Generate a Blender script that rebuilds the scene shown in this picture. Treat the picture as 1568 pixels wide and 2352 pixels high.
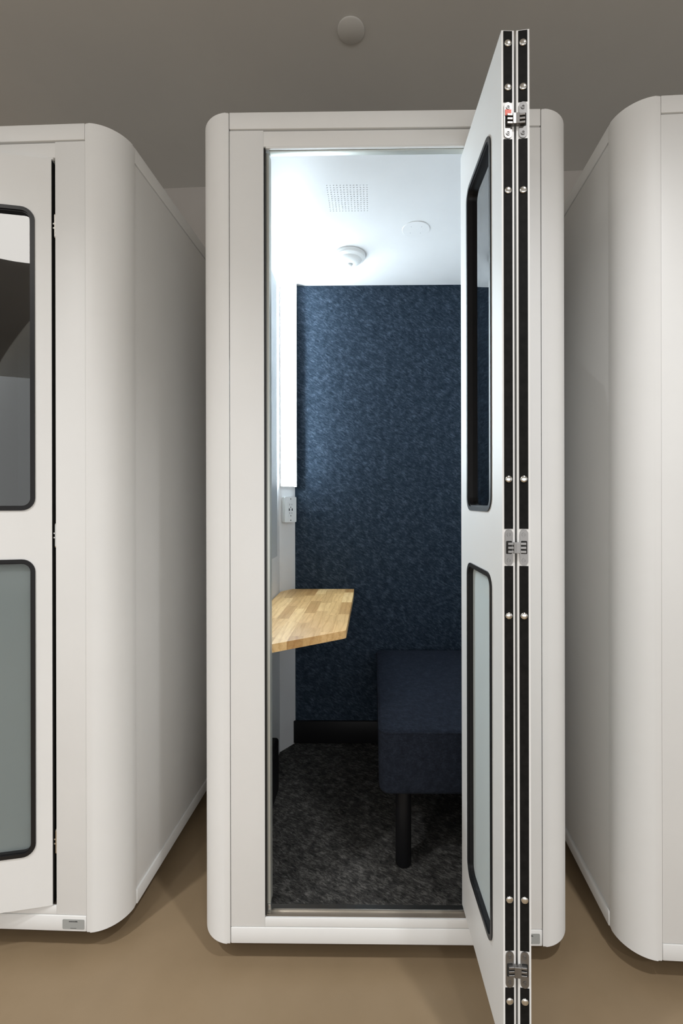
import bpy, bmesh, math, random
from mathutils import Vector, Matrix
from mathutils.geometry import tessellate_polygon

for _o in list(bpy.data.objects):
    bpy.data.objects.remove(_o, do_unlink=True)
SC = bpy.context.scene
COL = SC.collection
R = math.radians
random.seed(4)

# ------------------------------------------------------------------ camera
CAM_Z = 1.25
F_PX, PPX, PPY = 1045.0, 842.0, 1150.0
cam_d = bpy.data.cameras.new('camera')
cam = bpy.data.objects.new('camera', cam_d)
COL.objects.link(cam)
cam.location = (0, 0, CAM_Z)
cam.rotation_euler = (R(90), R(0.12), 0)
cam_d.sensor_fit = 'AUTO'
cam_d.sensor_width = 36.0
cam_d.lens = F_PX / 2352.0 * 36.0
cam_d.shift_x = (784.0 - PPX) / 2352.0
cam_d.shift_y = (PPY - 1176.0) / 2352.0
cam_d.clip_start = 0.02
SC.camera = cam

# ------------------------------------------------------------------ world, lights, exposure
SC.view_settings.view_transform = 'Standard'
SC.view_settings.look = 'None'
SC.view_settings.gamma = 1.0
SC.view_settings.use_curve_mapping = False
SC.view_settings.exposure = 0.22
w = bpy.data.worlds.new('world')
SC.world = w
w.use_nodes = True
w.node_tree.nodes['Background'].inputs[0].default_value = (1.0, 0.985, 0.965, 1)
w.node_tree.nodes['Background'].inputs[1].default_value = 0.56

CEIL = CAM_Z + 1.75


def area(name, loc, rot, sx, sy, power, color, spread=180, shape='RECTANGLE'):
    d = bpy.data.lights.new(name, 'AREA')
    d.shape = shape
    d.size = sx
    if shape in ('RECTANGLE', 'ELLIPSE'):
        d.size_y = sy
    d.energy = power
    d.color = color
    d.spread = R(spread)
    o = bpy.data.objects.new(name, d)
    o.location = loc
    o.rotation_euler = rot
    COL.objects.link(o)
    return o


def aim(loc, to):
    return (Vector(to) - Vector(loc)).to_track_quat('-Z', 'Y').to_euler()


WARM = (0.985, 0.99, 1.0)
def spot(loc, power, cone, blend, rad, color):
    d = bpy.data.lights.new('downlight', 'SPOT')
    d.energy = power
    d.spot_size = R(cone)
    d.spot_blend = blend
    d.shadow_soft_size = rad
    d.color = color
    o = bpy.data.objects.new('downlight', d)
    o.location = loc
    COL.objects.link(o)


# recessed ceiling downlights in front of the booths, their cones cut off towards the booth tops
spot((-1.55, 0.05, CEIL - 0.02), 114, 118, .75, .06, WARM)
spot((0.78, 0.08, CEIL - 0.02), 98, 118, .75, .06, WARM)
spot((-3.6, 0.1, CEIL - 0.02), 90, 118, .75, .06, WARM)
spot((-1.5, -1.6, CEIL - 0.02), 100, 118, .75, .06, WARM)
spot((0.8, -1.6, CEIL - 0.02), 100, 118, .75, .06, WARM)
rl = (0.4, -2.9, 0.95)  # unseen fill behind the camera, added to even out the booth fronts
area('rear_fill_light', rl, aim(rl, (0, 1.2, 0.9)), 3.4, 1.6, 32, (0.98, 0.99, 1.0), 180)

# ------------------------------------------------------------------ materials
MATS = {}


def mat(name, color=(.8, .8, .8), rough=.5, metal=0.0, spec=0.5, emit=None, estr=0):
    if name in MATS:
        return MATS[name]
    m = bpy.data.materials.new(name)
    m.use_nodes = True
    b = m.node_tree.nodes['Principled BSDF']
    b.inputs['Base Color'].default_value = (*color, 1)
    b.inputs['Roughness'].default_value = rough
    b.inputs['Metallic'].default_value = metal
    b.inputs['Specular IOR Level'].default_value = spec
    if emit:
        b.inputs['Emission Color'].default_value = (*emit, 1)
        b.inputs['Emission Strength'].default_value = estr
    MATS[name] = m
    return m


def nodes(m):
    return m.node_tree.nodes, m.node_tree.links, m.node_tree.nodes['Principled BSDF']


def noisy(name, c0, c1, scale, rough, bump=0.0, detail=6, stretch=(1, 1, 1), rot=(0, 0, 0), spec=.4,
          lo=.35, hi=.65, bdist=.002, coord='Object'):
    m = mat(name, c0, rough, 0, spec)
    N, L, b = nodes(m)
    tc = N.new('ShaderNodeTexCoord')
    mp = N.new('ShaderNodeMapping')
    mp.inputs['Scale'].default_value = stretch
    mp.inputs['Rotation'].default_value = rot
    L.new(tc.outputs[coord], mp.inputs['Vector'])
    n = N.new('ShaderNodeTexNoise')
    n.inputs['Scale'].default_value = scale
    n.inputs['Detail'].default_value = detail
    n.inputs['Roughness'].default_value = .62
    L.new(mp.outputs[0], n.inputs['Vector'])
    cr = N.new('ShaderNodeValToRGB')
    cr.color_ramp.elements[0].position = lo
    cr.color_ramp.elements[1].position = hi
    cr.color_ramp.elements[0].color = (*c0, 1)
    cr.color_ramp.elements[1].color = (*c1, 1)
    L.new(n.outputs['Fac'], cr.inputs[0])
    L.new(cr.outputs[0], b.inputs['Base Color'])
    if bump:
        bp = N.new('ShaderNodeBump')
        bp.inputs['Strength'].default_value = bump
        bp.inputs['Distance'].default_value = bdist
        L.new(n.outputs['Fac'], bp.inputs['Height'])
        L.new(bp.outputs[0], b.inputs['Normal'])
    return m


WHITE = noisy('white_laminate', (.785, .787, .775), (.81, .812, .80), 3.0, .48, spec=.45)
INNER = noisy('white_inner_panel', (.66, .665, .67), (.69, .695, .70), 4.0, .45, spec=.4)
BLACKR = mat('black_rubber', (.009, .009, .010), .4, 0, .35)
STRIP = noisy('black_seal_strip', (.006, .006, .0055), (.011, .0105, .010), 60, .75, spec=.12)
GAP = mat('dark_gap', (.03, .03, .028), .9)
ALU = mat('brushed_aluminium', (.62, .63, .62), .32, 1.0)
ALUP = mat('pale_aluminium', (.60, .62, .58), .45, .55)
NICKEL = mat('satin_nickel', (.27, .265, .26), .46, 1.0)
CHROME = mat('bright_nickel', (.75, .74, .71), .18, 1.0)
BRONZE = mat('dark_zinc', (.20, .19, .18), .38, .9)
TRACKM = mat('brown_metal_track', (.46, .40, .33), .4, .6)
RED = mat('red_sticker', (.75, .12, .07), .5)
BLACKM = mat('black_powder_coat', (.006, .006, .007), .5, 0, .25)
STICK = mat('grey_sticker', (.36, .37, .36), .5)
INK = mat('label_ink', (.03, .03, .03), .6)
PLASTIC = mat('white_plastic', (.78, .80, .80), .32)
SLOT = mat('socket_slot', (.05, .05, .055), .6)
LIT_WALL = mat('lit_wall_glow', (.9, .9, .9), .5, emit=(.80, .92, 1.0), estr=57.0)  # emission puts the bright light on the corner wall into the material
LAMP = mat('lamp_diffuser', (.9, .9, .9), .5, emit=(1.0, .97, .92), estr=5.2)


def felt(name, dark, mid, light, scale=1.0, axis='y'):
    """heathered felt: long slanting fibres over a soft mottle"""
    m = mat(name, mid, .95, 0, .12)
    N, L, b = nodes(m)
    tc = N.new('ShaderNodeTexCoord')
    mp = N.new('ShaderNodeMapping')
    mp.inputs['Rotation'].default_value = ((0, R(-33), 0) if axis == 'y' else (0, 0, R(33)))
    mp2 = N.new('ShaderNodeMapping')
    mp2.inputs['Scale'].default_value = (.34, 1.0, 1.0)
    L.new(tc.outputs['Object'], mp.inputs['Vector'])
    L.new(mp.outputs[0], mp2.inputs['Vector'])
    n = N.new('ShaderNodeTexNoise')
    n.inputs['Scale'].default_value = 150 * scale
    n.inputs['Detail'].default_value = 8
    n.inputs['Roughness'].default_value = .72
    n.inputs['Distortion'].default_value = .7
    L.new(mp2.outputs[0], n.inputs['Vector'])
    n2 = N.new('ShaderNodeTexNoise')
    n2.inputs['Scale'].default_value = 30 * scale
    n2.inputs['Detail'].default_value = 4
    L.new(tc.outputs['Object'], n2.inputs['Vector'])
    ad = N.new('ShaderNodeMath')
    ad.operation = 'MULTIPLY_ADD'
    ad.inputs[1].default_value = .36
    L.new(n2.outputs['Fac'], ad.inputs[0])
    L.new(n.outputs['Fac'], ad.inputs[2])
    cr = N.new('ShaderNodeValToRGB')
    e = cr.color_ramp.elements
    e[0].position, e[1].position = .50, .90
    e[0].color, e[1].color = (*dark, 1), (*light, 1)
    k = e.new(.68)
    k.color = (*mid, 1)
    L.new(ad.outputs[0], cr.inputs[0])
    L.new(cr.outputs[0], b.inputs['Base Color'])
    bp = N.new('ShaderNodeBump')
    bp.inputs['Strength'].default_value = .5
    bp.inputs['Distance'].default_value = .0015
    L.new(n.outputs['Fac'], bp.inputs['Height'])
    L.new(bp.outputs[0], b.inputs['Normal'])
    return m


FELT = felt('navy_felt', (.010, .0165, .026), (.023, .036, .054), (.075, .10, .135))
GFELT = felt('grey_felt', (.03, .032, .034), (.07, .073, .076), (.16, .165, .17))
CARPET = felt('charcoal_carpet', (.012, .012, .012), (.045, .044, .042), (.17, .165, .155), 1.2, 'z')
BENCHF = felt('navy_seat_cloth', (.008, .010, .016), (.012, .0155, .024), (.024, .030, .044), 1.6, 'z')
WALLM = noisy('painted_wall', (.47, .435, .40), (.50, .465, .43), 2.0, .85, spec=.2)
CEILM = noisy('painted_ceiling', (.58, .565, .535), (.61, .595, .56), 1.6, .9, spec=.15)
FLOORM = noisy('sealed_concrete', (.235, .170, .100), (.29, .212, .13), 2.2, .42, bump=.05, spec=.35, lo=.3, hi=.7)


def wood():
    m = mat('oak_stave', (.6, .4, .2), .42, 0, .4)
    N, L, b = nodes(m)
    oi = N.new('ShaderNodeObjectInfo')
    tc = N.new('ShaderNodeTexCoord')
    ad = N.new('ShaderNodeVectorMath')
    ad.operation = 'ADD'
    sc_ = N.new('ShaderNodeVectorMath')
    sc_.operation = 'SCALE'
    cmb = N.new('ShaderNodeCombineXYZ')
    for i in range(3):
        L.new(oi.outputs['Random'], cmb.inputs[i])
    L.new(cmb.outputs[0], sc_.inputs[0])
    sc_.inputs['Scale'].default_value = 37.0
    L.new(tc.outputs['Object'], ad.inputs[0])
    L.new(sc_.outputs[0], ad.inputs[1])
    mp = N.new('ShaderNodeMapping')
    mp.inputs['Scale'].default_value = (1.0, .13, 1.0)
    L.new(ad.outputs[0], mp.inputs['Vector'])
    n = N.new('ShaderNodeTexNoise')
    n.inputs['Scale'].default_value = 95
    n.inputs['Detail'].default_value = 7
    n.inputs['Distortion'].default_value = 1.2
    L.new(mp.outputs[0], n.inputs['Vector'])
    wv = N.new('ShaderNodeTexWave')
    wv.inputs['Scale'].default_value = 14
    wv.inputs['Distortion'].default_value = 9
    wv.inputs['Detail'].default_value = 3
    wv.inputs['Detail Scale'].default_value = 1.4
    L.new(mp.outputs[0], wv.inputs['Vector'])
    base = N.new('ShaderNodeValToRGB')
    e = base.color_ramp.elements
    e[0].position, e[1].position = 0, 1
    e[0].color, e[1].color = (.52, .30, .115, 1), (.92, .66, .33, 1)
    k = e.new(.55)
    k.color = (.80, .53, .24, 1)
    L.new(oi.outputs['Random'], base.inputs[0])
    mx = N.new('ShaderNodeMix')
    mx.data_type = 'RGBA'
    mx.blend_type = 'MULTIPLY'
    cr = N.new('ShaderNodeValToRGB')
    cr.color_ramp.elements[0].position, cr.color_ramp.elements[1].position = .3, .62
    cr.color_ramp.elements[0].color = (.80, .74, .66, 1)
    cr.color_ramp.elements[1].color = (1, 1, 1, 1)
    L.new(n.outputs['Fac'], cr.inputs[0])
    mx.inputs[0].default_value = .75
    L.new(base.outputs[0], mx.inputs[6])
    L.new(cr.outputs[0], mx.inputs[7])
    mx2 = N.new('ShaderNodeMix')
    mx2.data_type = 'RGBA'
    mx2.blend_type = 'MULTIPLY'
    cr2 = N.new('ShaderNodeValToRGB')
    cr2.color_ramp.elements[0].position, cr2.color_ramp.elements[1].position = .0, .35
    cr2.color_ramp.elements[0].color = (.80, .70, .58, 1)
    cr2.color_ramp.elements[1].color = (1, 1, 1, 1)
    L.new(wv.outputs['Fac'], cr2.inputs[0])
    mx2.inputs[0].default_value = .6
    L.new(mx.outputs[2], mx2.inputs[6])
    L.new(cr2.outputs[0], mx2.inputs[7])
    L.new(mx2.outputs[2], b.inputs['Base Color'])
    return m


WOOD = wood()


def glass(name, tint):
    m = bpy.data.materials.new(name)
    m.use_nodes = True
    N, L = m.node_tree.nodes, m.node_tree.links
    N.clear()
    o = N.new('ShaderNodeOutputMaterial')
    t = N.new('ShaderNodeBsdfTransparent')
    t.inputs[0].default_value = (*tint, 1)
    g = N.new('ShaderNodeBsdfGlossy')
    g.inputs['Roughness'].default_value = .01
    g.inputs[0].default_value = (1, 1, 1, 1)
    f = N.new('ShaderNodeFresnel')
    f.inputs[0].default_value = 1.95
    mx = N.new('ShaderNodeMixShader')
    L.new(f.outputs[0], mx.inputs[0])
    L.new(t.outputs[0], mx.inputs[1])
    L.new(g.outputs[0], mx.inputs[2])
    L.new(mx.outputs[0], o.inputs[0])
    return m


def frosted(name, col):
    m = bpy.data.materials.new(name)
    m.use_nodes = True
    N, L = m.node_tree.nodes, m.node_tree.links
    N.clear()
    o = N.new('ShaderNodeOutputMaterial')
    t = N.new('ShaderNodeBsdfTranslucent')
    t.inputs[0].default_value = (*col, 1)
    d = N.new('ShaderNodeBsdfDiffuse')
    d.inputs[0].default_value = (*[c * .92 for c in col], 1)
    m1 = N.new('ShaderNodeMixShader')
    lw = N.new('ShaderNodeLayerWeight')       # etched glass scatters more the flatter it is seen
    lw.inputs[0].default_value = .55
    mr = N.new('ShaderNodeMapRange')
    mr.inputs[1].default_value, mr.inputs[2].default_value = .25, .85
    mr.inputs[3].default_value, mr.inputs[4].default_value = .16, 1.0
    L.new(lw.outputs['Facing'], mr.inputs[0])
    L.new(mr.outputs[0], m1.inputs[0])
    L.new(t.outputs[0], m1.inputs[1])
    L.new(d.outputs[0], m1.inputs[2])
    g = N.new('ShaderNodeBsdfGlossy')
    g.inputs['Roughness'].default_value = .08
    f = N.new('ShaderNodeFresnel')
    f.inputs[0].default_value = 1.45
    mx = N.new('ShaderNodeMixShader')
    L.new(f.outputs[0], mx.inputs[0])
    L.new(m1.outputs[0], mx.inputs[1])
    L.new(g.outputs[0], mx.inputs[2])
    L.new(mx.outputs[0], o.inputs[0])
    return m


GLASS = glass('clear_glass', (.72, .75, .76))
FROST = frosted('frosted_glass', (.82, .91, .91))


# ------------------------------------------------------------------ mesh helpers
def finish(bm, name, m, parent=None, loc=(0, 0, 0), rot=(0, 0, 0), smooth=None, **props):
    bmesh.ops.recalc_face_normals(bm, faces=bm.faces)
    me = bpy.data.meshes.new(name)
    bm.to_mesh(me)
    bm.free()
    return link(me, name, m, parent, loc, rot, smooth, **props)


def link(me, name, m=None, parent=None, loc=(0, 0, 0), rot=(0, 0, 0), smooth=None, **props):
    if m is not None and not me.materials:
        me.materials.append(m)
    if smooth:
        me.polygons.foreach_set('use_smooth', [True] * len(me.polygons))
        me.set_sharp_from_angle(angle=R(smooth))
    o = bpy.data.objects.new(name, me)
    COL.objects.link(o)
    o.location = loc
    o.rotation_euler = rot
    if parent is not None:
        o.parent = parent
    for k, v in props.items():
        o[k] = v
    return o


def bm_box(bm, x0, x1, y0, y1, z0, z1, M=None):
    vs = [bm.verts.new(c) for c in ((x0, y0, z0), (x1, y0, z0), (x1, y1, z0), (x0, y1, z0),
                                    (x0, y0, z1), (x1, y0, z1), (x1, y1, z1), (x0, y1, z1))]
    for f in ((0, 3, 2, 1), (4, 5, 6, 7), (0, 1, 5, 4), (1, 2, 6, 5), (2, 3, 7, 6), (3, 0, 4, 7)):
        bm.faces.new([vs[i] for i in f])
    if M is not None:
        for v in vs:
            v.co = M @ v.co
    return vs


def box(name, m, x0, x1, y0, y1, z0, z1, parent=None, bevel=.0012, seg=2, **kw):
    bm = bmesh.new()
    bm_box(bm, x0, x1, y0, y1, z0, z1)
    if bevel:
        bmesh.ops.bevel(bm, geom=list(bm.edges), offset=bevel, segments=seg, profile=.5, affect='EDGES')
    return finish(bm, name, m, parent, smooth=kw.pop('smooth', 35 if bevel else None), **kw)


def bm_slab(bm, loops, t0, t1, f):
    """extrude a polygon with holes between t0 and t1; f maps (u, v, t) to a point"""
    tris = tessellate_polygon([[Vector((u, v, 0)) for u, v in lp] for lp in loops])
    flat = [p for lp in loops for p in lp]
    A = [bm.verts.new(f(u, v, t0)) for u, v in flat]
    B = [bm.verts.new(f(u, v, t1)) for u, v in flat]
    for t in tris:
        try:
            bm.faces.new([A[i] for i in t])
            bm.faces.new([B[i] for i in reversed(t)])
        except ValueError:
            pass
    k = 0
    for lp in loops:
        n = len(lp)
        for i in range(n):
            a, b = k + i, k + (i + 1) % n
            bm.faces.new((A[a], A[b], B[b], B[a]))
        k += n


def slab(name, m, loops, t0, t1, plane='xz', parent=None, smooth=35, **kw):
    bm = bmesh.new()
    f = {'xz': lambda u, v, t: (u, t, v), 'xy': lambda u, v, t: (u, v, t), 'yz': lambda u, v, t: (t, u, v)}[plane]
    bm_slab(bm, loops, t0, t1, f)
    return finish(bm, name, m, parent, smooth=smooth, **kw)


def rrect(x0, x1, z0, z1, r, n=7):
    p = []
    for cx, cz, a in ((x1 - r, z1 - r, 0), (x0 + r, z1 - r, 90), (x0 + r, z0 + r, 180), (x1 - r, z0 + r, 270)):
        for i in range(n + 1):
            t = R(a + 90 * i / n)
            p.append((cx + r * math.cos(t), cz + r * math.sin(t)))
    return p


def circle(cx, cy, r, n=24):
    return [(cx + r * math.cos(2 * math.pi * i / n), cy + r * math.sin(2 * math.pi * i / n)) for i in range(n)]


def lathe(name, m, prof, parent=None, n=40, smooth=40, **kw):
    bm = bmesh.new()
    rings = []
    for r, z in prof:
        if r < 1e-6:
            rings.append([bm.verts.new((0, 0, z))])
        else:
            rings.append([bm.verts.new((r * math.cos(2 * math.pi * i / n), r * math.sin(2 * math.pi * i / n), z))
                          for i in range(n)])
    for a, b in zip(rings, rings[1:]):
        for i in range(n):
            j = (i + 1) % n
            if len(a) == 1 and len(b) == 1:
                continue
            if len(a) == 1:
                bm.faces.new((a[0], b[i], b[j]))
            elif len(b) == 1:
                bm.faces.new((a[i], b[0], a[j]))
            else:
                bm.faces.new((a[i], b[i], b[j], a[j]))
    return finish(bm, name, m, parent, smooth=smooth, **kw)


def empty(name, loc, rz=0, parent=None, **props):
    o = bpy.data.objects.new(name, None)
    o.empty_display_size = .1
    COL.objects.link(o)
    o.location = loc
    o.rotation_euler = (0, 0, rz)
    if parent is not None:
        o.parent = parent
    for k, v in props.items():
        o[k] = v
    return o


# ------------------------------------------------------------------ room
def P(x, y, z):
    return (x, y, z)


def room():
    a = math.atan(-.0587)
    fl = box('floor', FLOORM, -5, 5, -5, 4.0, -.1, 0, bevel=0, kind='structure')
    ce = box('ceiling', CEILM, -5, 5, -5, 4.0, CEIL, CEIL + .1, bevel=0, kind='structure')
    wb = box('wall_back', WALLM, -5.5, 5.5, 0, .12, 0, CEIL, bevel=0, kind='structure')
    wb.location = (0, 2.481, 0)
    wb.rotation_euler = (0, 0, a)


room()

# ------------------------------------------------------------------ booth dimensions (local: x right, y back from front plane, z up)
HS = .419            # half distance between the two front seams
RC = .090            # plan radius of the corner posts
HW = HS + RC         # half outer width
DEP = .955           # outer depth
ZB, ZT = .056, 2.297  # underside and top of the body
RAIL = .045
G = .0014            # seam gap
IX = .452            # inner wall half width
IZ0, IZ1 = .120, 2.254
IY = .900
OPX0, OPX1 = -.3255, .3325
OPZ0, OPZ1 = CAM_Z - 1.1238, CAM_Z + .9556
LEAF_T = .0255
LEAF_Z0, LEAF_Z1 = CAM_Z - 1.121, CAM_Z + .950
LEAF_W = .3445


def post_profile(sx, sy):
    """L-shaped curved plan profile of a corner post; sx, sy give the corner"""
    p = []
    n = 14
    for i in range(n + 1):
        t = R(90 * i / n)
        p.append((HS + RC * math.sin(t), RC - RC * math.cos(t)))
    r2 = RC - .018
    for i in range(n, -1, -1):
        t = R(90 * i / n)
        p.append((HS + r2 * math.sin(t), RC - r2 * math.cos(t)))
    out = []
    for x, y in p:
        out.append((sx * x, y if sy > 0 else DEP - y))
    return out


def extrude_bevel(name, m, poly, z0, z1, parent, bv=.003, smooth=30, **kw):
    bm = bmesh.new()
    A = [bm.verts.new((x, y, z0)) for x, y in poly]
    B = [bm.verts.new((x, y, z1)) for x, y in poly]
    n = len(poly)
    bm.faces.new(A)
    bm.faces.new(list(reversed(B)))
    for i in range(n):
        j = (i + 1) % n
        bm.faces.new((A[i], A[j], B[j], B[i]))
    bm.edges.ensure_lookup_table()
    if bv:
        ee = [e for e in bm.edges if abs(e.verts[0].co.z - e.verts[1].co.z) < 1e-6]
        bmesh.ops.bevel(bm, geom=ee, offset=bv, segments=2, profile=.5, affect='EDGES', clamp_overlap=True)
    return finish(bm, name, m, parent, smooth=smooth, **kw)


WIN = ((CAM_Z - .021, CAM_Z + .805), (CAM_Z - .972, CAM_Z - .163))
HINGE_Z = (CAM_Z + .767, CAM_Z - .095, CAM_Z - .947)
SCREW_Z = [CAM_Z + q for q in (.923, .834, .626, .043, -.233, -.806, -1.011)]
_leaf = {}


def stadium(cx, cz, hw, hh, n=8):
    p = []
    for i in range(n + 1):
        t = R(180 * i / n)
        p.append((cx + hw * math.cos(t), cz + hh - hw + hw * math.sin(t)))
    for i in range(n + 1):
        t = R(180 + 180 * i / n)
        p.append((cx + hw * math.cos(t), cz - hh + hw + hw * math.sin(t)))
    return p


def make_leaf(name, parent, loc, rz, ylo, marg_fold, marg_free, link_side=0, sticker=False, label=None, edge=True):
    """door leaf: x = 0 at the fold edge, x = w at the free edge; thickness from ylo to ylo + LEAF_T"""
    W = LEAF_W
    y0, y1 = ylo, ylo + LEAF_T
    holes = [rrect(marg_fold, W - marg_free, a, b, .030) for a, b in WIN]
    lf = slab(name, WHITE, [[(0, LEAF_Z0), (W, LEAF_Z0), (W, LEAF_Z1), (0, LEAF_Z1)]] + holes, y0, y1, 'xz', parent)
    lf.location = loc
    lf.rotation_euler = (0, 0, rz)
    if label:
        lf['label'] = label
    for k, (a, b) in enumerate(WIN):
        x0, x1 = marg_fold, W - marg_free
        # the gasket: an outer lip on both faces and a deep liner
        bm = bmesh.new()
        f = lambda u, v, t: (u, t, v)
        for t0, t1, ro, ri in ((y0 - .0028, y0 + .001, -.004, .006), (y1 - .001, y1 + .0028, -.004, .006),
                               (y0 + .001, y1 - .001, .0, .009)):
            bm_slab(bm, [rrect(x0 + ro, x1 - ro, a + ro, b - ro, .030 - ro),
                         rrect(x0 + ri, x1 - ri, a + ri, b - ri, .030 - ri)], t0, t1, f)
        finish(bm, 'window_gasket', BLACKR, lf, smooth=35)
        slab('window_pane', GLASS if k == 0 else FROST,
             [rrect(x0 + .0085, x1 - .0085, a + .0085, b - .0085, .0215)], (y0 + y1) / 2 - .002, (y0 + y1) / 2 + .002,
             'xz', lf, label='clear upper glass pane' if k == 0 else 'frosted lower glass pane')
    # fold edge (x = 0): seal strips between the hinges, bullets, hinge plates
    ym = (y0 + y1) / 2
    zs = [LEAF_Z1 - .002]
    for h in HINGE_Z:
        zs += [h + .0375, h - .0375]
    zs.append(LEAF_Z0 + .002)
    if 'strip' not in _leaf:
        _leaf['strip'] = True
    if not edge:
        box('seal_strip', STRIP, -.0012, .0006, ym - .0100, ym + .0100, LEAF_Z0 + .002, LEAF_Z1 - .002, lf, bevel=0)
    for i in range(0, 8 if edge else 0, 2):
        za, zb = zs[i + 1], zs[i]
        box('seal_strip', STRIP, -.0012, .0006, ym - .0088, ym + .0088, za, zb, lf, bevel=0)
    for z in (SCREW_Z if edge else []):
        if 'screw' not in _leaf:
            bm = bmesh.new()
            prof = [(.0072, .0), (.0072, -.0012), (.0060, -.0024), (.0030, -.0030), (0, -.0031)]
            n = 16
            rings = [[bm.verts.new((q, r * math.cos(2 * math.pi * i / n), r * math.sin(2 * math.pi * i / n)))
                      for i in range(n)] for r, q in prof[:-1]]
            c = bm.verts.new((prof[-1][1], 0, 0))
            for a_, b_ in zip(rings, rings[1:]):
                for i in range(n):
                    j = (i + 1) % n
                    bm.faces.new((a_[i], a_[j], b_[j], b_[i]))
            for i in range(n):
                bm.faces.new((rings[-1][i], rings[-1][(i + 1) % n], c))
            _leaf['screw'] = finish(bm, 'screw', CHROME, lf, loc=(-.0010, ym, z), smooth=50)
        else:
            o = bpy.data.objects.new('screw', _leaf['screw'].data)
            COL.objects.link(o)
            o.parent = lf
            o.location = (-.0010, ym, z)
    for hi, h in enumerate(HINGE_Z if edge else []):
        hm = NICKEL
        bm = bmesh.new()
        f = lambda u, v, t: (t, ym + u, v)
        bm_slab(bm, [stadium(0, h, .0081, .0365), rrect(-.0060, .0060, h - .0135, h + .0135, .002, 2)], -.0022, .0008, f)
        # recessed screw heads of the plate
        for dz in (-.026, .026):
            bm_slab(bm, [circle(0, h + dz, .0042, 12), circle(0, h + dz, .0028, 12)], -.0032, -.0020, f)
            bm_slab(bm, [[(-.0026, h + dz - .0006), (.0026, h + dz - .0006), (.0026, h + dz + .0006), (-.0026, h + dz + .0006)]],
                    -.0030, -.0020, f)
        finish(bm, 'hinge_plate', hm, lf, smooth=35)
        box('hinge_pocket', GAP, -.0008, .0004, ym - .0058, ym + .0058, h - .013, h + .013, lf, bevel=0)
        if sticker and hi == 0:
            box('red_sticker', RED, -.0030, -.0022, ym - .0062, ym + .0062, h + .0090, h + .0210, lf, bevel=0,
                label='small red sticker on the top hinge plate')
        if link_side:
            # the knuckle: forked arms leave each pocket and meet in the gap
            lm = BRONZE if hi == 0 else NICKEL
            bm = bmesh.new()
            s = link_side
            half = LEAF_T / 2 + .0028
            for q in (-.0085, -.0005, .0075):
                bm_box(bm, -.0075, .001, min(-.0035 * s, half * .72 * s), max(-.0035 * s, half * .72 * s), h + q - .0024,
                       h + q + .0024, Matrix.Translation((0, ym, 0)))
            bm_box(bm, -.0088, -.002, min(half * .5 * s, half * s), max(half * .5 * s, half * s), h - .0115, h + .0105,
                   Matrix.Translation((0, ym, 0)))
            bmesh.ops.bevel(bm, geom=list(bm.edges), offset=.0006, segments=1, affect='EDGES')
            finish(bm, 'hinge_knuckle', lm, lf, smooth=35)
    return lf


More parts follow.
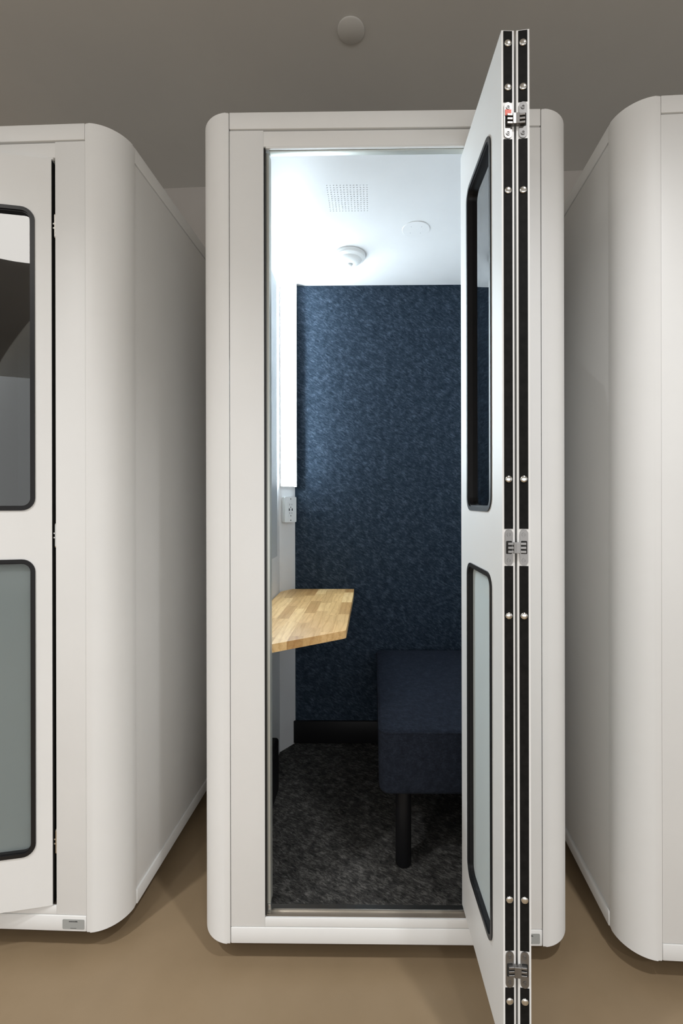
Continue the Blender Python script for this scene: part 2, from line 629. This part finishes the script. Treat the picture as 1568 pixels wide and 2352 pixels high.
def make_booth(loc, rz, label, mode, cat='phone booth'):
    B = empty('phone_booth', loc, rz, label=label, category=cat, group='white office phone booths in a row')
    # ---- corner posts
    for sx in (-1, 1):
        for sy in (1, -1):
            extrude_bevel('corner_post', WHITE, post_profile(sx, sy), ZB, ZT, B, .0035)
    # ---- rails (front, back, sides), top and bottom
    for zz0, zz1, nm in ((ZT - RAIL, ZT, 'top_rail'), (ZB + .002, ZB + RAIL, 'bottom_rail')):
        box(nm, WHITE, -HS + G, HS - G, .0, .020, zz0, zz1, B, bevel=.0022, seg=2)
        box(nm, WHITE, -HS + G, HS - G, DEP - .02, DEP, zz0, zz1, B, bevel=.0022)
        for s in (-1, 1):
            x0, x1 = sorted((s * (HW - .020), s * (HW + (.0 if nm == 'top_rail' else .003))))
            box('side_' + nm, WHITE, x0, x1, RC + G, DEP - RC - G, zz0, zz1, B, bevel=.0022)
    # ---- side and back cladding
    for s in (-1, 1):
        x0, x1 = sorted((s * (HW - .020), s * (HW - .0015)))
        box('side_panel', WHITE, x0, x1, RC + G, DEP - RC - G, ZB + RAIL + G, ZT - RAIL - .004, B, bevel=.0012)
    box('back_panel', WHITE, -HS + G, HS - G, DEP - .019, DEP - .001, ZB + RAIL + G, ZT - RAIL - .004, B)
    # ---- roof and base
    rp = rrect(-HW + .021, HW - .021, .021, DEP - .021, RC - .021)
    slab('roof_panel', WHITE, [rp], ZT - .022, ZT - .004, 'xy', B)
    slab('base_panel', WHITE, [rp], ZB + .004, ZB + .040, 'xy', B)
    for x in (-.38, .38):
        for y in (.14, DEP - .14):
            lathe('levelling_foot', BLACKM, [(0, 0), (.028, 0), (.028, .008), (.010, .014), (.010, ZB + .006), (0, ZB + .006)], B,
                  n=20, loc=(x, y, 0))
    # ---- door frame
    zt = ZT - RAIL - .0035
    zb = ZB + RAIL + G
    box('left_stile', WHITE, -HS + G, OPX0, .0015, .036, zb, zt, B)
    box('right_stile', WHITE, OPX1, HS - G, .0015, .036, zb, zt, B)
    box('header', WHITE, OPX0 - .0005, OPX1, .0025, .0300, OPZ1, zt - .0015, B, bevel=.0015)
    box('sill', WHITE, OPX0, OPX1, .0015, .0075, zb, OPZ0, B, bevel=.0012)
    box('seam_backer', GAP, -HS - .01, HS + .01, .021, .030, ZT - RAIL - .012, ZT - RAIL + .01, B, bevel=0)
    # ---- jamb trims and the door track
    box('jamb_gasket', BLACKR, OPX0 + .0001, OPX0 + .0040, .004, .016, OPZ0 + .004, OPZ1 - .002, B, bevel=.001)
    box('jamb_profile', ALUP, OPX0 + .0001, OPX0 + .0115, .0165, .0440, OPZ0 + .0245, OPZ1 - .006, B, bevel=.0015)
    box('jamb_profile', ALUP, OPX1 - .0115, OPX1 - .0001, .0165, .0440, OPZ0 + .0245, OPZ1 - .006, B, bevel=.0015)
    box('head_track', ALUP, OPX0 + .012, OPX1 - .012, .0120, .0300, OPZ1 - .0060, OPZ1 - .0002, B, bevel=.0015)
    box('head_bead', WHITE, OPX0 + .006, OPX1 - .006, .002, .010, OPZ1 - .0045, OPZ1, B, bevel=.001)
    z = OPZ0
    prof = [(.0078, z - .030), (.0078, z - .0060), (.0125, z - .0060), (.0135, z - .0030), (.0160, z - .0030),
            (.0170, z - .0085), (.0338, z - .0085), (.0338, z - .030)]
    slab('door_track', TRACKM, [prof], OPX0 + .0005, OPX1 - .0005, 'yz', B)
    box('threshold', ALU, OPX0 + .0005, OPX1 - .0005, .0340, .0372, OPZ0 - .030, OPZ0 - .0036, B, bevel=.0008)
    box('threshold_plate', ALU, OPX0 + .0005, OPX1 - .0005, .0374, .0502, IZ0 - .006, IZ0 + .0012, B, bevel=0)
    box('jamb_foot', ALU, OPX0 + .0002, OPX0 + .0120, .0165, .0335, OPZ0 - .003, OPZ0 + .0230, B, bevel=.001)
    # ---- interior
    y_in = .038
    for s in (-1, 1):
        x0, x1 = sorted((s * IX, s * (HW - .022)))
        box('inner_wall', INNER, x0, x1, y_in, DEP - .022, IZ0 - .02, IZ1 + .012, B, bevel=0,
            label='light grey inner side wall')
    # front returns that close the space beside the opening
    box('inner_return', INNER, -IX, OPX0, .0365, .046, IZ0 - .02, IZ1, B, bevel=0)
    box('inner_return', INNER, OPX1, IX, .0365, .046, IZ0 - .02, IZ1, B, bevel=0)
    box('inner_return', INNER, OPX0, OPX1, .0302, .036, OPZ1 - .0005, IZ1, B, bevel=0)
    fy = IY
    box('felt_wall', FELT if mode == 'centre' else GFELT, -IX, IX, fy, DEP - .022, IZ0 - .01, IZ1, B, bevel=0,
        label='navy felt back wall' if mode == 'centre' else 'grey felt back wall')
    box('baseboard', BLACKM, -IX + .05, IX - .001, fy - .012, fy - .0002, IZ0 + .004, IZ0 + .106, B, bevel=.002)
    box('carpet', CARPET, -IX, IX, .0505, fy, IZ0 - .012, IZ0, B, bevel=0, label='charcoal carpet floor')
    # ceiling with a real perforated grille
    gx, gy, gp, gn = -.113, .290, .01065, 13
    g0, g1 = gx - gp * gn / 2, gx + gp * gn / 2
    h0, h1 = gy - gp * gn / 2, gy + gp * gn / 2
    slab('ceiling_panel', INNER, [[(-IX, y_in), (IX, y_in), (IX, fy), (-IX, fy)],
                                  [(g0, h0), (g1, h0), (g1, h1), (g0, h1)]], IZ1, IZ1 + .012, 'xy', B)
    if mode == 'centre':
        bm = bmesh.new()
        for i in range(gn):
            for j in range(gn):
                cx, cy = g0 + gp * (i + .5), h0 + gp * (j + .5)
                hx = gp / 2
                sq = []
                ci = []
                for q in range(8):
                    t = R(45 * q)
                    c_, s_ = math.cos(t), math.sin(t)
                    k = 1 / max(abs(c_), abs(s_))
                    sq.append((cx + hx * c_ * k, cy + hx * s_ * k))
                    ci.append((cx + .00185 * c_, cy + .00185 * s_))
                a = [bm.verts.new((x, y, IZ1)) for x, y in sq]
                b = [bm.verts.new((x, y, IZ1)) for x, y in ci]
                c = [bm.verts.new((x, y, IZ1 + .004)) for x, y in ci]
                for q in range(8):
                    r_ = (q + 1) % 8
                    bm.faces.new((a[q], a[r_], b[r_], b[q]))
                    bm.faces.new((b[q], b[r_], c[r_], c[q]))
        bmesh.ops.remove_doubles(bm, verts=bm.verts, dist=1e-5)
        finish(bm, 'perforated_grille', INNER, B, kind='stuff', label='square grid of small speaker holes')
        box('grille_void', SLOT, g0, g1, h0, h1, IZ1 + .0045, IZ1 + .0115, B, bevel=0)
    # coves between the side walls and the ceiling
    rc = .060
    for s in (-1, 1):
        pr = [(s * IX, IZ1)]
        for i in range(11):
            t = R(90 * i / 10)
            pr.append((s * (IX - rc + rc * math.cos(t)), IZ1 - rc + rc * math.sin(t)))
        slab('ceiling_cove', INNER, [pr], y_in + .01, fy, 'xz', B, smooth=60)
    # chamfer panel in the rear left corner
    ch = [(-IX, .82), (-.395, fy), (-IX, fy)]
    slab('corner_panel', INNER, [ch], IZ0, IZ1, 'xy', B)
    return B


# world positions of the three booths
C_LOC, C_RZ = (.049, 1.2207, 0), -.0122
L_LOC, L_RZ = (-1.196, 1.2745, 0), -.037
R_LOC, R_RZ = (1.180, 1.153, 0), -.057
centre = make_booth(C_LOC, C_RZ, 'white phone booth with its folding door open, middle of the row', 'centre')
left = make_booth(L_LOC, L_RZ, 'white phone booth with its windowed door slightly ajar, left of the row', 'left')
right = make_booth(R_LOC, R_RZ, 'white phone booth cut off by the right edge, no door in view', 'right')


def to_local(loc, rz, x, y):
    dx, dy = x - loc[0], y - loc[1]
    c, s = math.cos(-rz), math.sin(-rz)
    return dx * c - dy * s, dx * s + dy * c


def place_leaf(booth, loc, rz, near, far, left_side, **kw):
    """near and far: world plan points of the leaf's left face"""
    a = to_local(loc, rz, *near)
    b = to_local(loc, rz, *far)
    ang = math.atan2(b[1] - a[1], b[0] - a[0])
    return make_leaf('door_leaf', booth, (a[0], a[1], 0), ang, -LEAF_T, **kw)


# centre booth: two leaves folded against each other
place_leaf(centre, C_LOC, C_RZ, (.2738, .9195), (.2625, 1.2638), True, marg_fold=.073, marg_free=.072,
           link_side=-1, sticker=True, label='near folding door leaf showing its windows')
place_leaf(centre, C_LOC, C_RZ, (.3040, .9200), (.3470, 1.2600), True, marg_fold=.073, marg_free=.072,
           link_side=1, label='rear folding door leaf')
# left booth: hinged at the right jamb and standing slightly ajar
HX, HY = -.8735, 1.2625
an = R(180 + 10.8)
dx, dy = math.cos(an), math.sin(an)
a = to_local(L_LOC, L_RZ, HX, HY)
make_leaf('door_leaf', left, (a[0], a[1], 0), an - L_RZ, -LEAF_T, .045, .055, label='door leaf hinged at the right jamb', edge=False)
fx, fy_ = HX + dx * (LEAF_W + .004), HY + dy * (LEAF_W + .004)
a = to_local(L_LOC, L_RZ, fx, fy_)
make_leaf('door_leaf', left, (a[0], a[1], 0), R(180 - 15.5) - L_RZ, -LEAF_T, .055, .073, label='door leaf at the far left')
# jamb hinge plate of the left booth, bright in the gap
for h in HINGE_Z:
    bm = bmesh.new()
    jx = OPX1 - .0030
    bm_slab(bm, [stadium(.009, h, .0068, .036)], jx, OPX1 + .0002, lambda u, v, t: (t, u, v))
    for q in (-.006, .006):
        bm_box(bm, jx - .010, jx + .001, .004, .013, h + q - .002, h + q + .002)
    finish(bm, 'jamb_hinge', CHROME, left)
# right booth: closed leaves, out of the frame
for i, xa in enumerate((OPX0 + .002, OPX0 + .002 + LEAF_W * .95)):
    o = make_leaf('door_leaf', right, (xa, .004, 0), 0, 0.0, .055, .072)
    o.scale = (.945, 1, 1)


# ------------------------------------------------------------------ grey stickers on the bottom rails
def sticker(booth, x0, x1, label):
    z0, z1 = ZB + .009, ZB + .036
    s = slab('name_sticker', STICK, [rrect(x0, x1, z0, z1, .003, 3)], -.0008, -.0001, 'xz', booth, label=label)
    cx = (x0 + x1) / 2
    bm = bmesh.new()
    for k in range(8):                       # too small to read in the photograph: a row of letter-like strokes
        bm_box(bm, cx - .0125 + k * .0031, cx - .0125 + k * .0031 + .0024, -.0010, -.0008, z1 - .0072, z1 - .0048)
    bm_box(bm, cx + .006, cx + .0095, -.0010, -.0008, z1 - .0046, z1 - .0038)
    finish(bm, 'sticker_print', INK, s)
    bm = bmesh.new()
    for k in range(6):
        bm_box(bm, cx - .0085 + k * .0029, cx - .0085 + k * .0029 + .0022, -.0010, -.0008, z0 + .0022, z0 + .0034)
    finish(bm, 'sticker_print', INK, s)


sticker(left, HS - .068, HS - .006, 'small grey printed sticker')
sticker(centre, HS - .068, HS - .008, 'small grey printed sticker')


# ------------------------------------------------------------------ things inside the centre booth
def cw(x, y):
    """centre booth local -> world plan"""
    c, s = math.cos(C_RZ), math.sin(C_RZ)
    return C_LOC[0] + x * c - y * s, C_LOC[1] + x * s + y * c


# chamfer frame: from (-IX, .82) to (-.395, IY)
CH0, CH1 = Vector((-IX, .82)), Vector((-.395, IY))
CHL = (CH1 - CH0).length
CHA = math.atan2(CH1.y - CH0.y, CH1.x - CH0.x)
cm = (CH0 + CH1) / 2
cwx, cwy = cw(cm.x, cm.y)
# glowing panel standing in for the corner wall lit by a hidden strip
Lp = empty('lit_wall_panel', (cwx, cwy, CAM_Z + .064), C_RZ + CHA, label='tall glowing sheet standing in for the lit wall in the rear left corner of the booth',
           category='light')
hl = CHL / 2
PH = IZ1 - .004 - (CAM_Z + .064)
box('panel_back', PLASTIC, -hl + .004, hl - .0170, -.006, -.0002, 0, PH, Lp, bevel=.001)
box('glow_sheet', LIT_WALL, -hl + .005, hl - .0175, -.0075, -.0062, .004, PH - .002, Lp, bevel=0, label='glowing white sheet standing in for the lit wall')
# aluminium channel at the rear edge
bm = bmesh.new()
pr = [(hl - .0165, 0), (hl - .0165, -.026), (hl - .0140, -.026), (hl - .0140, -.006), (hl - .0100, -.006), (hl - .0100, -.022),
      (hl - .0080, -.022), (hl - .0080, 0)]
bm_slab(bm, [pr], 0, PH, lambda u, v, t: (u, v, t))
finish(bm, 'edge_channel', ALU, Lp)

# outlet
Oc = empty('wall_outlet', (cwx, cwy, CAM_Z - .040), C_RZ + CHA, label='white double wall outlet with USB ports above the desk',
           category='outlet')
bm = bmesh.new()
bm_box(bm, -.0355, .0355, -.017, -.0002, -.057, .057)
bmesh.ops.bevel(bm, geom=list(bm.edges), offset=.003, segments=2, affect='EDGES')
finish(bm, 'outlet_box', PLASTIC, Oc, smooth=35)
slab('cover_plate', PLASTIC, [rrect(-.036, .036, -.0575, .0575, .004, 4), rrect(-.0168, .0168, -.0335, .0335, .002, 2)],
     -.0215, -.0168, 'xz', Oc)
slab('receptacle', PLASTIC, [rrect(-.0165, .0165, -.0332, .0332, .002, 2)], -.0222, -.0170, 'xz', Oc)
bm = bmesh.new()
for zc in (.0195, -.0195):
    for xx, hh in ((-.0065, .0045), (.0065, .0036)):
        bm_box(bm, xx - .0009, xx + .0009, -.0226, -.0221, zc + .0035 - hh, zc + .0035 + hh)
    bm_slab(bm, [circle(0, zc - .0085, .0026, 12)], -.0226, -.0221, lambda u, v, t: (u, t, v))
for xx in (-.009, .009):
    bm_box(bm, xx - .0032, xx + .0032, -.0226, -.0221, -.0055, .0055)
finish(bm, 'socket_slots', SLOT, Oc)
for zz in (.0485, -.0485):
    slab('plate_screw', CHROME, [circle(0, zz, .0028, 12)], -.0224, -.0214, 'xz', Oc)

# white board standing off the left wall
bx, by = cw(-IX, 0)
wbx0 = -.340
b0 = to_local(C_LOC, C_RZ, wbx0, 1.66)
Wb = empty('wall_board', (*cw(b0[0], .0), CAM_Z - .21), C_RZ, label='white board edge standing off the left wall inside the booth', category='board')
box('board', mat('board_grey', (.50, .54, .57), .4), -.020, 0, .085, .500, 0, 1.04, Wb, bevel=.0025)
for yy in (.16, .40):
    for zz in (.12, .92):
        box('spacer', ALU, -IX - b0[0] + .0003, -.020, yy - .02, yy + .02, zz - .02, zz + .02, Wb, bevel=.001)

# plain black box for an unidentified dark shape, low on the left wall
q = cw(-IX + .0005, .12)
Pb = empty('black_box', (q[0], q[1], IZ0 + .0005), C_RZ, label='black box low on the left wall under the desk', category='power box')
pr = rrect(0, .050, .0, .205, .012, 4)
slab('box_body', BLACKM, [pr], 0, .43, 'xz', Pb, smooth=40)
slab('box_lid', BLACKM, [rrect(.0502, .053, .015, .19, .001, 2)], .02, .41, 'xz', Pb)

# ---- desk made of oak staves
DZ, DT = CAM_Z - .409, .0245
fz = [(-.0606, 1.439), (-.061, 2.118)]
pA = Vector(to_local(C_LOC, C_RZ, -.0606, 1.437))
pB = Vector(to_local(C_LOC, C_RZ, -.0595, 2.1185))
pC = Vector(to_local(C_LOC, C_RZ, -.269, 1.283))
outline = [Vector((pA.x, pA.y)), Vector((pB.x, IY - .0135)), Vector((-.410, IY - .0135)), Vector((-IX + .004, .83)),
           Vector((-IX + .004, pC.y - .004)), Vector((pC.x - .03, pC.y - .004))]


def round_poly(pts, rads, n=5):
    out = []
    m_ = len(pts)
    for i, p in enumerate(pts):
        r = rads[i]
        if r <= 0:
            out.append(p)
            continue
        a, b = pts[i - 1], pts[(i + 1) % m_]
        p0 = p + (a - p).normalized() * r
        p1 = p + (b - p).normalized() * r
        for k in range(n + 1):
            t = k / n
            out.append((1 - t) ** 2 * p0 + 2 * t * (1 - t) * p + t * t * p1)
    return out


outline = round_poly(outline, [.022, .006, 0, 0, 0, .03])


def clip(poly, nx, ny, d):
    """keep the side where nx*x + ny*y <= d"""
    out = []
    for i in range(len(poly)):
        a, b = poly[i - 1], poly[i]
        da, db = nx * a.x + ny * a.y - d, nx * b.x + ny * b.y - d
        if (da < 0) != (db < 0):
            out.append(a + (b - a) * (da / (da - db)))
        if db <= 0:
            out.append(b)
    return out


dloc = cw(0, 0)
Dk = empty('desk', (dloc[0], dloc[1], DZ - DT), C_RZ, label='oak butcher-block desk top with a cut corner, fixed to the left wall',
           category='desk')
rnd = random.Random(11)
x = outline[0].x + .001
xs = []
xx = pB.x + .002
SW = .0415
col_i = 0
while xx > -IX:
    x1, x0 = xx, xx - SW
    yy = .02 - rnd.random() * .12
    while yy < IY:
        ln = rnd.uniform(.13, .26)
        poly = list(outline)
        poly = clip(poly, 1, 0, x1 - .00012)
        if poly:
            poly = clip(poly, -1, 0, -x0 - .00012)
        if poly:
            poly = clip(poly, 0, 1, yy + ln - .00012)
        if poly:
            poly = clip(poly, 0, -1, -yy - .00012)
        yy += ln
        if len(poly) < 3:
            continue
        ar = abs(sum(poly[i - 1].x * poly[i].y - poly[i].x * poly[i - 1].y for i in range(len(poly)))) / 2
        if ar < 2e-5:
            continue
        cpt = sum(poly, Vector((0, 0))) / len(poly)
        bm = bmesh.new()
        A = [bm.verts.new((p.x - cpt.x, p.y - cpt.y, 0)) for p in poly]
        Bv = [bm.verts.new((p.x - cpt.x, p.y - cpt.y, DT)) for p in poly]
        bm.faces.new(A)
        bm.faces.new(list(reversed(Bv)))
        for i in range(len(poly)):
            j = (i + 1) % len(poly)
            bm.faces.new((A[i], A[j], Bv[j], Bv[i]))
        bmesh.ops.remove_doubles(bm, verts=bm.verts, dist=1e-6)
        finish(bm, 'stave', WOOD, Dk, loc=(cpt.x, cpt.y, 0))
    xx -= SW
    col_i += 1
# steel bracket under the desk, on the left wall
box('bracket', BLACKM, -IX + .0005, -.20, .55, .58, -.030, -.0004, Dk, bevel=.002)

# ---- bench
bf = to_local(C_LOC, C_RZ, .035, 1.362)
Bn = empty('bench', (*cw(0, 0), IZ0), C_RZ, label='dark navy upholstered bench on black legs', category='bench')
bx0, bx1, by0, by1 = bf[0], IX - .002, bf[1], IY - .016
bz0, bz1 = CAM_Z - .888 - IZ0, CAM_Z - .689 - IZ0
bm = bmesh.new()
bm_box(bm, bx0, bx1, by0, by1, bz0, bz1)
vert_e = [e for e in bm.edges if abs(e.verts[0].co.z - e.verts[1].co.z) > .05]
bmesh.ops.bevel(bm, geom=vert_e, offset=.030, segments=6, profile=.5, affect='EDGES')
top_e = [e for e in bm.edges if abs(e.verts[0].co.z - e.verts[1].co.z) < 1e-5 and e.verts[0].co.z > bz1 - 1e-4]
bot_e = [e for e in bm.edges if abs(e.verts[0].co.z - e.verts[1].co.z) < 1e-5 and e.verts[0].co.z < bz0 + 1e-4]
bmesh.ops.bevel(bm, geom=bot_e, offset=.024, segments=5, profile=.5, affect='EDGES')
top_e = [e for e in bm.edges if e.is_valid and abs(e.verts[0].co.z - e.verts[1].co.z) < 1e-5 and e.verts[0].co.z > bz1 - 1e-4
         and len([f for f in e.link_faces if abs(f.normal.z) > .9]) == 1]
bmesh.ops.bevel(bm, geom=top_e, offset=.010, segments=4, profile=.5, affect='EDGES')
finish(bm, 'seat_cushion', BENCHF, Bn, smooth=60)


def tube_loop(name, m, pts, r, parent, n=6, closed=True, **kw):
    bm = bmesh.new()
    rings = []
    N_ = len(pts)
    for i, p in enumerate(pts):
        a, b = Vector(pts[i - 1]), Vector(pts[(i + 1) % N_])
        t = (b - a).normalized()
        u = t.cross(Vector((0, 0, 1)))
        u = u.normalized() if u.length > 1e-5 else Vector((1, 0, 0))
        v = t.cross(u)
        rings.append([bm.verts.new(Vector(p) + u * r * math.cos(2 * math.pi * k / n) + v * r * math.sin(2 * math.pi * k / n))
                      for k in range(n)])
    for i in range(N_ if closed else N_ - 1):
        a, b = rings[i], rings[(i + 1) % N_]
        for k in range(n):
            l_ = (k + 1) % n
            bm.faces.new((a[k], a[l_], b[l_], b[k]))
    return finish(bm, name, m, parent, smooth=60, **kw)


pp = rrect(bx0 + .0015, bx1 - .0015, by0 + .0015, by1 - .0015, .029, 6)
tube_loop('piping', BENCHF, [(x_, y_, bz1 - .0075) for x_, y_ in pp], .0036, Bn)
for lx, ly in ((.0605, .199), (bx1 - .06, .199), (.0605, by1 - .075), (bx1 - .06, by1 - .075)):
    lathe('leg', BLACKM, [(0, 0), (.022, 0), (.0245, .003), (.0245, bz0 + .002), (0, bz0 + .002)], Bn, n=28, loc=(lx, ly, 0))

# ---- fittings on the booth ceiling
s_ = lathe('motion_sensor', PLASTIC, [(.0, 0), (.066, 0), (.066, -.007), (.063, -.010), (.0625, -.0135), (.056, -.0185), (.050, -.0205),
                                      (.047, -.0255), (.036, -.0335), (.026, -.0375), (.0205, -.0385), (.0195, -.0375), (.0, -.0375)][::-1],
           loc=(-.069, 1.860, IZ1 - .0002))
s_['label'] = 'white domed motion sensor on the booth ceiling'
s_['category'] = 'sensor'
sl = lathe('lens', mat('sensor_lens', (.70, .72, .72), .15), [(0, -.0455), (.006, -.0445), (.011, -.0420), (.0130, -.0378)], s_)
d_ = lathe('ceiling_disc', INNER, [(.0, -.0022), (.0500, -.0022), (.0515, -.0008), (.0515, 0), (0, 0)], loc=(.184, 1.684, IZ1 - .0002), n=48)
d_['label'] = 'thin round white disc with four pin holes on the booth ceiling'
d_['category'] = 'ceiling cover'
bm = bmesh.new()
for px, py in ((-.019, -.019), (.019, -.019), (-.019, .019), (.019, .019)):
    bm_slab(bm, [circle(px, py, .0011, 8)], -.0025, -.0021, lambda u, v, t: (u, v, t))
finish(bm, 'pin_holes', SLOT, d_)

# ---- room ceiling
c_ = lathe('sprinkler_cover', CEILM, [(0, -.008), (.047, -.008), (.050, -.0055), (.050, -.001), (0, -.001)], loc=(-.055, 1.690, CEIL), n=48)
c_['label'] = 'small round grey cover plate on the ceiling above the open booth'
c_['category'] = 'ceiling cover'

# ---- round ceiling lamp behind the camera (seen mirrored in the left door's pane)
rl_ = lathe('ceiling_lamp', LAMP, [(0, -.075), (.40, -.075), (.45, -.060), (.45, -.012), (0, -.012)], loc=(-1.64, -.66, CEIL), n=64)
rl_['label'] = 'large round white ceiling lamp mirrored in the left booth window'
rl_['category'] = 'lamp'
lathe('lamp_base', PLASTIC, [(0, -.012), (.455, -.012), (.455, -.0002), (0, -.0002)], rl_, n=64)
